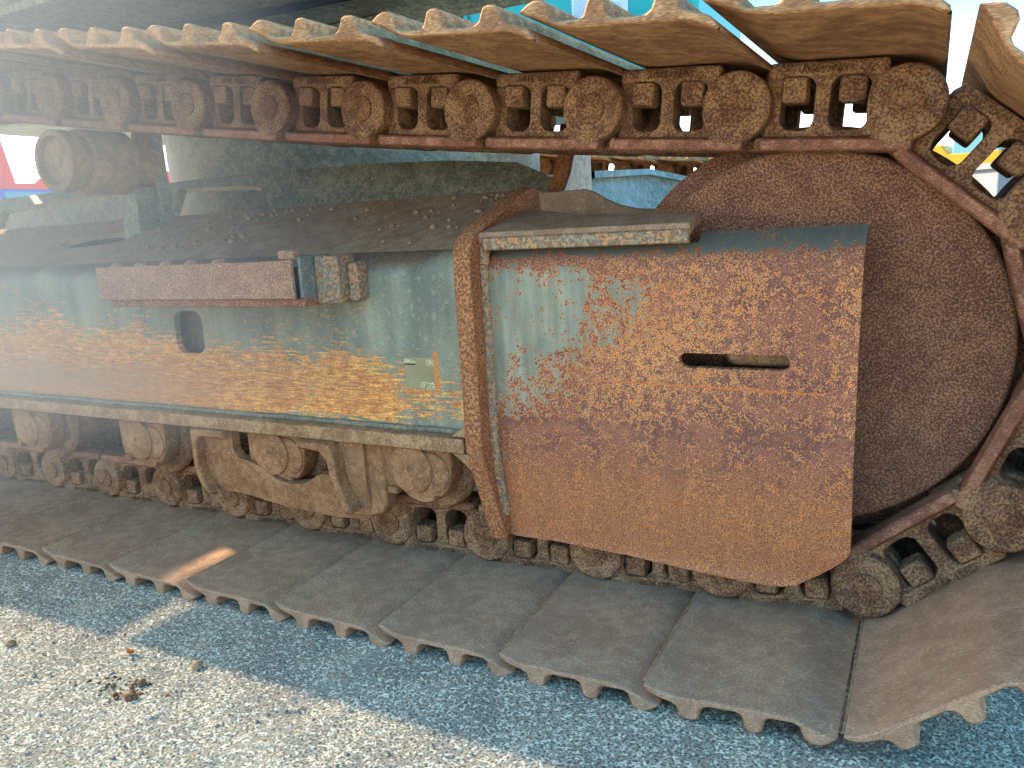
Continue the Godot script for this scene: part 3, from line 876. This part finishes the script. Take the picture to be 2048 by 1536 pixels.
func build_upper() -> void:
	# leg of the middle frame, reaching down to the track frame
	var b := B.new()
	var arch := v2([-1.53, 0.585, -1.205, 0.585, -1.205, 0.622, -1.252, 0.669, -1.30, 0.675, -1.53, 0.684])
	var arch2 := v2([-2.28, 0.58, -1.71, 0.58, -1.71, 0.679, -1.95, 0.685, -2.1, 0.681, -2.28, 0.67])
	var lz := func(x: float, y: float) -> float: return -0.35 - 0.55 * (y - 0.6) - 0.05 * pow(clampf((x + 0.9) / 0.4, 0, 1), 2)
	b.bent(v2([-3.0, 0.5, -0.45, 0.5, -0.47, 0.606, -0.53, 0.645, -0.59, 0.672, -0.75, 0.688, -0.953, 0.697, -1.21, 0.703, -1.508, 0.702, -1.716, 0.700, -1.9, 0.709, -2.075, 0.709, -2.3, 0.705, -3.0, 0.69]), [arch, arch2], lz, 0.02, Vector2(0.06, 0.03))
	var cb := part("carbody", b, M.paint, ex)
	b = B.new()
	b.box(Vector3(-3.8, 0.5, -0.9), Vector3(-0.9, 0.715, -0.8), 0.003)
	part("cross_beam", b, M.paint, cb)
	b = B.new()
	b.t = Transform3D(Basis(Vector3.RIGHT, Vector3.FORWARD, Vector3.UP), Vector3(-1.62, 0.6, -1.25))
	b.lathe([Vector2(0.62, 0.0), Vector2(0.62, 0.40), Vector2(0.0, 0.40)], 64)
	part("swing_ring", b, M.paint, cb)
	# blunt front of the middle frame
	b = B.new()
	var pa := [Vector3(-0.745, 0.684, -1.15), Vector3(-0.820, 0.717, -1.9), Vector3(-0.690, 0.672, -2.2)]
	for k in 2:
		var a: Vector3 = pa[k]; var c: Vector3 = pa[k + 1]
		var nn := Vector3(0.93, 0.3, 0.2 if k == 0 else 0.35).normalized()
		var off := Vector3(0.03, 0, 0)
		b.quad(a - Vector3(0, 0.035, 0), c - Vector3(0, 0.035, 0), Vector3(c.x + 0.05, 0.40, c.z), Vector3(a.x + 0.05, 0.40, a.z), nn, nn, nn, nn)
		b.quad(a + off, c + off, c + off - Vector3(0, 0.020, 0), a + off - Vector3(0, 0.020, 0), nn, nn, nn, nn)
		b.quad(a, c, c + off, a + off, Vector3.UP, Vector3.UP, Vector3.UP, Vector3.UP)
		b.quad(a - Vector3(0, 0.020, 0) + off, c - Vector3(0, 0.020, 0) + off, c - Vector3(0, 0.020, 0), a - Vector3(0, 0.020, 0), Vector3.DOWN, Vector3.DOWN, Vector3.DOWN, Vector3.DOWN)
		b.quad(a, c, c - Vector3(0, 0.035, 0), a - Vector3(0, 0.035, 0), nn, nn, nn, nn)
		b.quad(a, c, c - Vector3(0.3, 0, 0), a - Vector3(0.3, 0, 0), Vector3.UP, Vector3.UP, Vector3.UP, Vector3.UP)
	part("front_plate", b, M.blue, cb)
	# far side frame
	b = B.new()
	b.box(Vector3(-3.0, 0.22, -2.55), Vector3(-0.5, 0.60, -2.3), 0.01)
	part("far_frame", b, M.paint, ex)

	# upper works: deck overhead and the house side
	b = B.new()
	b.box(Vector3(-1.95, 1.0, -0.575), Vector3(-0.45, 1.09, 0.195), 0.008)
	var dk := part("deck", b, M.deck, ex)
	b = B.new()
	b.tube(PackedVector3Array([Vector3(-1.95, 0.996, -0.12), Vector3(-1.5, 0.99, -0.16), Vector3(-1.1, 0.994, -0.25), Vector3(-0.6, 0.996, -0.3)]), 0.008, 10)
	part("hose", b, M.rubber, dk)
	b = B.new()
	b.box(Vector3(-1.95, 0.985, -0.45), Vector3(-0.9, 1.0, -0.43), 0.002)
	b.box(Vector3(-1.95, 0.985, 0.05), Vector3(-1.2, 1.0, 0.065), 0.002)
	part("stiffener", b, M.deck, dk)
	b = B.new()
	b.box(Vector3(-1.02, 0.86, -1.5), Vector3(-0.377, 1.75, -1.0), 0.012)
	var hs := part("house_side", b, M.teal, ex)
	b = B.new()
	b.box(Vector3(-1.7, 0.96, -1.5), Vector3(-1.075, 1.75, -1.03), 0.012)
	part("engine_door", b, M.teal, hs)
	b = B.new()
	b.box(Vector3(-1.0745, 0.86, -1.5), Vector3(-1.0205, 1.75, -1.06), 0.002)
	part("door_gap", b, M.black, hs)
	b = B.new()
	b.box(Vector3(-3.0, 0.985, -1.9), Vector3(-1.72, 1.06, -0.58), 0.01)  # house floor slab, added to keep the sun off the swing ring
	part("floor", b, M.deck, hs)
	for x in [-1.018, -1.083]:
		b = B.new()
		b.box(Vector3(x - 0.006, 0.87, -0.9995), Vector3(x + 0.006, 1.74, -0.990), 0.002)
		part("door_edge", b, M.teal_edge, hs)
	notice(hs)

# the paper notice stuck on the house side: its printing is too fine to read
func notice(hs: Node3D) -> void:
	var w := 220; var h := 300
	var im := Image.create(w, h, false, Image.FORMAT_RGB8)
	im.fill(Color8(206, 222, 228))
	var r := RandomNumberGenerator.new(); r.seed = 3
	for row in 46:
		var y := 8 + row * 6
		if row == 31 or row == 32:
			im.fill_rect(Rect2i(118, y, 96, 5), Color8(120, 158, 200))
			continue
		for colm in 2:
			var x := 10 + colm * 104
			var end := x + int(r.randf_range(40, 92))
			while x < end:
				var l := r.randi_range(3, 10)
				im.fill_rect(Rect2i(x, y, mini(l, end - x), 2), Color8(112, 130, 146))
				x += l + 2
	var m := StandardMaterial3D.new()
	m.albedo_texture = ImageTexture.create_from_image(im)
	m.roughness = 0.6
	var b := B.new()
	b.uvr = Rect2(-0.703, 1.04, 0.152, 0.21)
	b.box(Vector3(-0.703, 1.04, -0.9995), Vector3(-0.551, 1.25, -0.9975), 0.0004)
	part("notice_sheet", b, m, hs)

# ---------------------------------------------------------------- ground and loose things
func ground_h(x: float, z: float, f1: FastNoiseLite, f2: FastNoiseLite) -> float:
	return GY + 0.0026 * f1.get_noise_2d(x * 100, z * 100) + 0.0014 * f2.get_noise_2d(x * 100, z * 100)

func build_ground() -> void:
	var f1 := FastNoiseLite.new(); f1.seed = 4; f1.frequency = 0.16; f1.fractal_octaves = 3
	var f2 := FastNoiseLite.new(); f2.seed = 9; f2.frequency = 0.9; f2.fractal_octaves = 2
	var xs := [-900.0, -200.0, -60.0, -25.0, -10.0, -5.0, -3.0, -2.2, -1.7]
	var x := -1.5
	while x < 0.55: xs.append(x); x += 0.0055
	for q in [0.6, 0.8, 1.2, 2.0, 5.0, 15.0, 60.0, 200.0, 900.0]: xs.append(q)
	var zs := [-900.0, -200.0, -60.0, -25.0, -10.0, -5.0, -2.0, -1.0, -0.4, -0.1]
	var z := 0.1
	while z < 0.75: zs.append(z); z += 0.0055
	for q in [0.8, 1.0, 1.5, 3.0, 8.0, 30.0, 200.0, 900.0]: zs.append(q)
	var v := PackedVector3Array(); var n := PackedVector3Array(); var idx := PackedInt32Array()
	var w := xs.size()
	for b in zs:
		for a in xs:
			var y := GY
			if a > -1.6 and a < 0.6 and b > 0.05 and b < 0.8:
				y = ground_h(a, b, f1, f2)
				var e := 0.004
				n.append(Vector3((ground_h(a - e, b, f1, f2) - ground_h(a + e, b, f1, f2)) / (2 * e), 1, (ground_h(a, b - e, f1, f2) - ground_h(a, b + e, f1, f2)) / (2 * e)).normalized())
			else:
				n.append(Vector3.UP)
			v.append(Vector3(a, y, b))
	for j in zs.size() - 1:
		for i in w - 1:
			var o := j * w + i
			idx.append_array(PackedInt32Array([o, o + 1, o + w, o + 1, o + w + 1, o + w]))
	var a := []; a.resize(Mesh.ARRAY_MAX)
	a[Mesh.ARRAY_VERTEX] = v; a[Mesh.ARRAY_NORMAL] = n; a[Mesh.ARRAY_INDEX] = idx
	var m := ArrayMesh.new()
	m.add_surface_from_arrays(Mesh.PRIMITIVE_TRIANGLES, a)
	var g := part_mesh("ground", m, M.ground, self)
	g.set_meta("kind", "structure")
	tag(g, "rough worn concrete ground, half in shade, half in sun", "ground")

func pebble(sd: int, r: float, flat := 0.6) -> ArrayMesh:
	var f := FastNoiseLite.new(); f.seed = sd; f.frequency = 0.9
	var b := B.new()
	var pt := func(i: int, j: int) -> Vector3:
		var th := PI * j / 7.0; var ph := TAU * i / 10.0
		var d := Vector3(sin(th) * cos(ph), cos(th), sin(th) * sin(ph))
		return d * (1.0 + 0.55 * f.get_noise_3dv(d * 1.3)) * r * Vector3(1, flat, 0.85)
	for j in 7:
		for i in 10:
			var p: Vector3 = pt.call(i, j); var q: Vector3 = pt.call(i + 1, j); var s: Vector3 = pt.call(i + 1, j + 1); var u: Vector3 = pt.call(i, j + 1)
			var c := (p + q + s + u).normalized()
			if j > 0: b.tri(p, q, s, (p.normalized() + c).normalized(), (q.normalized() + c).normalized(), (s.normalized() + c).normalized())
			if j < 6: b.tri(p, s, u, (p.normalized() + c).normalized(), (s.normalized() + c).normalized(), (u.normalized() + c).normalized())
	return b.mesh()

func scatter(called: String, label: String, category: String, mesh: Mesh, mat: Material, spots: Array) -> void:
	var mm := MultiMesh.new()
	mm.transform_format = MultiMesh.TRANSFORM_3D
	mm.mesh = mesh
	mm.instance_count = spots.size()
	for i in spots.size():
		var s: float = spots[i][1]
		mm.set_instance_transform(i, Transform3D(Basis(Vector3.UP, rng.randf() * TAU).rotated(Vector3.RIGHT, rng.randf_range(-0.5, 0.5)).scaled(Vector3.ONE * s), spots[i][0]))
	var o := MultiMeshInstance3D.new()
	o.multimesh = mm
	o.material_override = mat
	o.name = called
	add_child(o, true)
	o.set_meta("kind", "stuff")
	tag(o, label, category)

func slope_at(x: float, w: float) -> Vector3:
	return Vector3(x, 0.5215, 0.0178) + Vector3(0, 0.36, -0.933).normalized() * w + Vector3(0, 0.933, 0.36).normalized() * 0.001

func build_loose() -> void:
	var spots := []
	for k in 330:
		var c: Array = [[-1.10, 0.10, 0.10, 0.03], [-1.16, 0.06, 0.05, 0.01], [-1.0, 0.2, 0.16, 0.025], [-1.7, 0.22, 0.2, 0.02], [-0.95, 0.225, 0.25, 0.015], [-0.62, 0.12, 0.08, 0.06], [-0.5, 0.21, 0.04, 0.02]][k % 7]
		var x: float = rng.randfn(c[0], c[2]); var w: float = rng.randfn(c[1], c[3])
		if x > -0.45 or w < 0.01 or w > 0.24: continue
		if Vector2((x + 1.47) / 0.125, (w - 0.128) / 0.045).length() < 1.0: continue
		spots.append([slope_at(x, w), 0.0012 + 0.0055 * pow(rng.randf(), 3.0)])
	scatter("dirt_clods", "grey crumbs of dry dirt lying along the sloping top of the track frame", "dirt", pebble(3, 1.0, 0.75), M.dirt, spots)
	spots = []
	for k in 1500:
		var x := rng.randf_range(-1.4, 0.4); var z := rng.randf_range(0.24, 0.74)
		spots.append([Vector3(x, GY + 0.001, z), 0.0008 + 0.0026 * pow(rng.randf(), 4.0)])
	scatter("grit", "fine loose grit scattered over the concrete ground", "gravel", pebble(5, 1.0, 0.7), M.ground, spots)
	spots = []
	for k in 90:
		spots.append([Vector3(rng.randfn(-0.752, 0.03), GY + 0.001, rng.randfn(0.466, 0.012)), 0.0010 + 0.0036 * pow(rng.randf(), 2.5)])
	scatter("rust_flakes", "small heap of brown rust flakes on sunlit concrete", "rust flakes", pebble(6, 1.0, 0.4), M.cast, spots)
	var st := [
		["stone", "dark round stone sitting on the edge of the shadow line", Vector3(-0.704, GY + 0.003, 0.389), 0.0085, M.dirt],
		["stone", "dark grey stone among the rust flakes on sunlit concrete", Vector3(-0.728, GY + 0.003, 0.474), 0.009, M.cast],
		["stone", "small dark stone at the far left in the sunlight", Vector3(-1.018, GY + 0.003, 0.455), 0.0075, M.dirt],
		["stone", "brown pebble just above the heap of rust flakes", Vector3(-0.742, GY + 0.002, 0.447), 0.006, M.cast],
		["dirt_clod", "biggest grey dirt clod above the step on the frame top", slope_at(-1.010, 0.075), 0.0085, M.dirt]]
	for i in st.size():
		var s: Array = st[i]
		var o := part_mesh(s[0], pebble(20 + i, s[3], 0.7), s[4], self)
		o.position = s[2]
		tag(o, s[1], "dirt" if s[0] == "dirt_clod" else "stone")
	# curled dry leaf
	var b := B.new()
	for k in 6:
		var u0 := k / 6.0; var u1 := (k + 1) / 6.0
		var f := func(u: float, s: float) -> Vector3: return Vector3((u - 0.5) * 0.016, 0.0005 + 0.004 * pow(absf(u - 0.5) * 2, 2) + 0.002 * s * s, s * 0.005 * sin(PI * clampf(u, 0.05, 0.95)))
		b.quad(f.call(u0, -1), f.call(u1, -1), f.call(u1, 0), f.call(u0, 0), Vector3.UP, Vector3.UP, Vector3.UP, Vector3.UP)
		b.quad(f.call(u0, 0), f.call(u1, 0), f.call(u1, 1), f.call(u0, 1), Vector3.UP, Vector3.UP, Vector3.UP, Vector3.UP)
	var lf := part("dry_leaf", b, M.orange, self)
	lf.position = Vector3(-0.822, GY + 0.002, 0.402)
	tag(lf, "small curled orange leaf where the light stripe meets the shadow edge", "leaf")

# ---------------------------------------------------------------- far background
func build_far() -> void:
	# red crane truck at the left
	var at := Vector3(0.152 - 0.853 * 24.0, GY, 1.04 - 0.522 * 24.0)
	var tr := thing("crane_truck", "red truck with a raised red boom, far behind at the left", "truck", at)
	tr.rotation.y = deg_to_rad(8.0)
	tr.scale = Vector3(0.88, 0.87, 0.88)
	var b := B.new()
	b.prism(v2([-2.4, 0.9, 0.75, 0.9, 0.78, 1.42, 0.45, 2.28, 0.3, 2.36, -1.2, 2.36, -1.3, 2.2, -1.3, 1.3, -2.4, 1.3]), -1.1, 1.1, 0.05)
	part("cab", b, M.lilac, tr)
	b = B.new()
	b.box(Vector3(-1.32, 2.3, -1.13), Vector3(0.42, 2.46, 1.13), 0.05)
	part("roof", b, M.red, tr)
	b = B.new()
	b.prism(v2([-1.1, 1.5, -0.25, 1.5, -0.25, 2.2, -1.1, 2.2]), 1.10, 1.115, 0.004)
	part("side_window", b, M.glass, tr)
	b = B.new()
	b.prism(v2([-0.15, 1.5, 0.62, 1.5, 0.36, 2.2, -0.15, 2.2]), 1.10, 1.115, 0.004)
	part("side_window", b, M.glass, tr)
	b = B.new()
	b.quad(Vector3(0.80, 1.5, -0.95), Vector3(0.80, 1.5, 0.95), Vector3(0.50, 2.22, 0.9), Vector3(0.50, 2.22, -0.9), Vector3(0.92, 0.4, 0), Vector3(0.92, 0.4, 0), Vector3(0.92, 0.4, 0), Vector3(0.92, 0.4, 0))
	part("windscreen", b, M.glass, tr)
	b = B.new()
	b.box(Vector3(-6.5, 0.7, -1.05), Vector3(-1.45, 1.3, 1.05), 0.03)
	part("bed", b, M.red, tr)
	b = B.new()
	b.prism(v2([-1.6, 1.3, -0.45, 2.3, -1.2, 5.4, -2.1, 5.4, -2.6, 1.3]), -0.35, 0.35, 0.03)
	part("boom", b, M.red, tr)
	for x in [-0.05, 0.2]:
		b = B.new()
		b.tube(PackedVector3Array([Vector3(x, 2.44, 0.9), Vector3(x, 2.62, 0.9)]), 0.03, 8)
		part("roof_lamp", b, M.orange, tr)
	b = B.new()
	b.box(Vector3(0.78, 1.55, 1.15), Vector3(0.92, 2.0, 1.35), 0.02)
	part("mirror", b, M.black, tr)
	for x in [0.1, -3.4, -5.0]:
		for z in [-0.95, 0.95]:
			b = B.new()
			b.t = Transform3D(Basis(), Vector3(x, 0.5, z))
			b.lathe([Vector2(0, 0.13), Vector2(0.3, 0.13), Vector2(0.5, 0.1), Vector2(0.5, -0.1), Vector2(0.3, -0.13), Vector2(0, -0.13)], 28)
			part("wheel", b, M.rubber, tr)
	# low red and blue shed
	at = Vector3(0.152 - 0.832 * 40.0, GY, 1.04 - 0.555 * 40.0)
	var sh := thing("low_shed", "low shed with red roof and blue wall behind the carrier roller", "shed", at)
	sh.rotation.y = deg_to_rad(28.0)
	b = B.new()
	b.box(Vector3(-0.4, 0, -2), Vector3(6.0, 2.75, 2), 0.03)
	part("wall", b, M.lilac, sh)
	b = B.new()
	b.prism(v2([-0.5, 2.75, 6.1, 2.75, 5.4, 3.3, 0.3, 3.3]), -2.1, 2.1, 0.03)
	part("roof", b, M.red, sh)
	# pale trailer with dark deck
	at = Vector3(0.152 - 0.842 * 32.0, GY, 1.04 - 0.540 * 32.0)
	var tl := thing("flat_trailer", "pale flat trailer with dark deck between red truck and shed", "trailer", at)
	tl.rotation.y = deg_to_rad(28.0)
	b = B.new()
	b.box(Vector3(-1.2, 1.5, -1), Vector3(1.6, 2.35, 1), 0.03)
	part("load", b, M.white, tl)
	b = B.new()
	b.box(Vector3(-1.3, 2.35, -1.1), Vector3(1.7, 2.5, 1.1), 0.02)
	part("deck", b, M.black, tl)
	b = B.new()
	b.box(Vector3(-1.2, 0.9, -1), Vector3(1.6, 1.5, 1), 0.03)
	part("chassis", b, M.grey, tl)
	for x in [-0.7, 0.9]:
		b = B.new()
		b.t = Transform3D(Basis(), Vector3(x, 0.48, 0.9))
		b.lathe([Vector2(0, 0.13), Vector2(0.45, 0.1), Vector2(0.48, 0), Vector2(0.45, -0.1), Vector2(0, -0.13)], 24)
		part("wheel", b, M.rubber, tl)
	# yellow digger on the right
	at = Vector3(0.152 + 0.012 * 28.0, GY, 1.04 - 28.0)
	var dg := thing("yellow_digger", "yellow digger seen through the link windows above the idler", "digger", at)
	dg.rotation.y = deg_to_rad(-12.0)
	b = B.new()
	b.box(Vector3(-2.0, 0.0, -1.4), Vector3(2.0, 0.8, 1.4), 0.12)
	part("tracks", b, M.rubber, dg)
	b = B.new()
	b.prism(v2([-2.2, 0.95, 1.5, 0.95, 1.5, 1.75, 0.2, 1.75, 0.0, 2.0, -2.0, 2.0, -2.3, 1.6]), -1.3, 1.3, 0.06)
	part("house", b, M.yellow, dg)
	b = B.new()
	b.prism(v2([0.25, 1.0, 1.5, 1.0, 1.5, 1.9, 1.25, 2.75, 0.3, 2.75]), 0.3, 1.28, 0.05)
	part("cab", b, M.glass, dg)
	b = B.new()
	b.box(Vector3(0.2, 2.72, 0.25), Vector3(1.35, 2.84, 1.32), 0.03)
	part("cab_roof", b, M.yellow, dg)
	b = B.new()
	b.prism(v2([1.2, 1.2, 1.6, 1.0, 2.6, 3.2, 4.6, 4.0, 4.5, 4.4, 2.3, 3.7]), -0.3, 0.15, 0.04)
	part("boom", b, M.yellow, dg)
	b = B.new()
	b.prism(v2([4.2, 4.5, 4.7, 4.3, 5.1, 1.6, 4.8, 1.6]), -0.25, 0.1, 0.03)
	part("arm", b, M.yellow, dg)
	b = B.new()
	b.prism(v2([4.7, 1.7, 5.3, 1.6, 5.5, 0.9, 4.9, 0.5, 4.3, 0.8, 4.6, 1.1]), -0.6, 0.45, 0.03)
	part("bucket", b, M.grey, dg)
	# pale hopper, its corner towards the track
	at = Vector3(0.152 + 0.060 * 13.0, GY, 1.04 - 13.0)
	var hp := thing("hopper_bin", "pale grey metal bin turned corner on, behind the idler", "bin", at)
	hp.rotation.y = deg_to_rad(40.0)
	b = B.new()
	b.box(Vector3(-0.9, 0.25, -0.9), Vector3(0.9, 0.86, 0.9), 0.02)
	part("body", b, M.steel, hp)
	b = B.new()
	b.box(Vector3(-0.96, 0.86, -0.96), Vector3(0.96, 0.93, 0.96), 0.02)
	part("rim", b, M.steel, hp)
	for q in [[-0.8, -0.8], [0.8, -0.8], [-0.8, 0.8], [0.8, 0.8]]:
		b = B.new()
		b.box(Vector3(q[0] - 0.06, 0, q[1] - 0.06), Vector3(q[0] + 0.06, 0.25, q[1] + 0.06), 0.01)
		part("foot", b, M.black, hp)

func build_flare_veil() -> void:
	var fv := FogVolume.new()  # fog box added in place of lens flare, not real dust
	fv.name = "flare_veil"
	fv.shape = RenderingServer.FOG_VOLUME_SHAPE_BOX
	fv.size = Vector3(3.4, 0.85, 0.9)
	fv.position = Vector3(-2.25, 0.745, 0.56)
	var fm := FogMaterial.new()
	fm.density = 0.55
	fm.albedo = Color(0.92, 0.94, 0.92)
	fv.material = fm
	fv.set_meta("kind", "stuff")
	tag(fv, "added pale fog veil standing in for lens flare at the left", "haze")
	add_child(fv, true)

func _ready() -> void:
	rng.seed = 17
	# camera
	var cam := Camera3D.new()
	cam.name = "camera"
	cam.fov = 51.694
	cam.near = 0.02
	cam.far = 2000.0
	cam.transform = Transform3D(Basis(Vector3(0.88527127, -0.05587373, -0.46170651), Vector3(-0.04507783, 0.97777413, -0.20475777), Vector3(0.46288526, 0.2020789, 0.86307668)).orthonormalized(), Vector3(0.15239, 0.5593, 1.04009))
	add_child(cam)
	# sky
	var sm := ProceduralSkyMaterial.new()
	sm.sky_top_color = Color(0.036, 0.142, 0.275).linear_to_srgb()
	sm.sky_horizon_color = Color(0.95, 0.84, 0.70).linear_to_srgb()
	sm.sky_curve = 0.046
	sm.ground_bottom_color = Color(0.3, 0.29, 0.27).linear_to_srgb()
	sm.ground_horizon_color = Color(0.4, 0.4, 0.38).linear_to_srgb()
	sm.sun_angle_max = 90.0
	sm.sun_curve = 0.36
	var sky := Sky.new()
	sky.sky_material = sm
	var env := Environment.new()
	env.background_mode = Environment.BG_SKY
	env.sky = sky
	env.tonemap_mode = Environment.TONE_MAPPER_LINEAR
	env.tonemap_exposure = 8.9
	env.volumetric_fog_enabled = true
	env.volumetric_fog_density = 0.0
	env.sdfgi_enabled = true
	env.ssao_enabled = true
	env.ssil_enabled = true
	var we := WorldEnvironment.new()
	we.name = "world_environment"
	we.environment = env
	add_child(we)
	# sun: low, from the left and a little behind the machine
	var sun := DirectionalLight3D.new()
	sun.name = "sun"
	sun.light_energy = 0.6
	sun.light_color = Color(1.0, 0.92, 0.80)
	sun.light_angular_distance = 0.5
	sun.shadow_enabled = true
	var el := deg_to_rad(29.2); var az := deg_to_rad(85.9)
	var to := Vector3(-sin(az) * cos(el), sin(el), -cos(az) * cos(el))
	sun.transform = Transform3D(Basis.looking_at(-to, Vector3.UP), Vector3.ZERO)
	add_child(sun)

	materials()
	build_ground()
	ex = thing("excavator", "rusty tracked excavator with a teal body, seen close at its front idler and track", "excavator")
	build_chain()
	build_frame()
	build_rollers()
	build_step()
	build_upper()
	build_far_chain()
	build_far()
	build_loose()
	build_flare_veil()
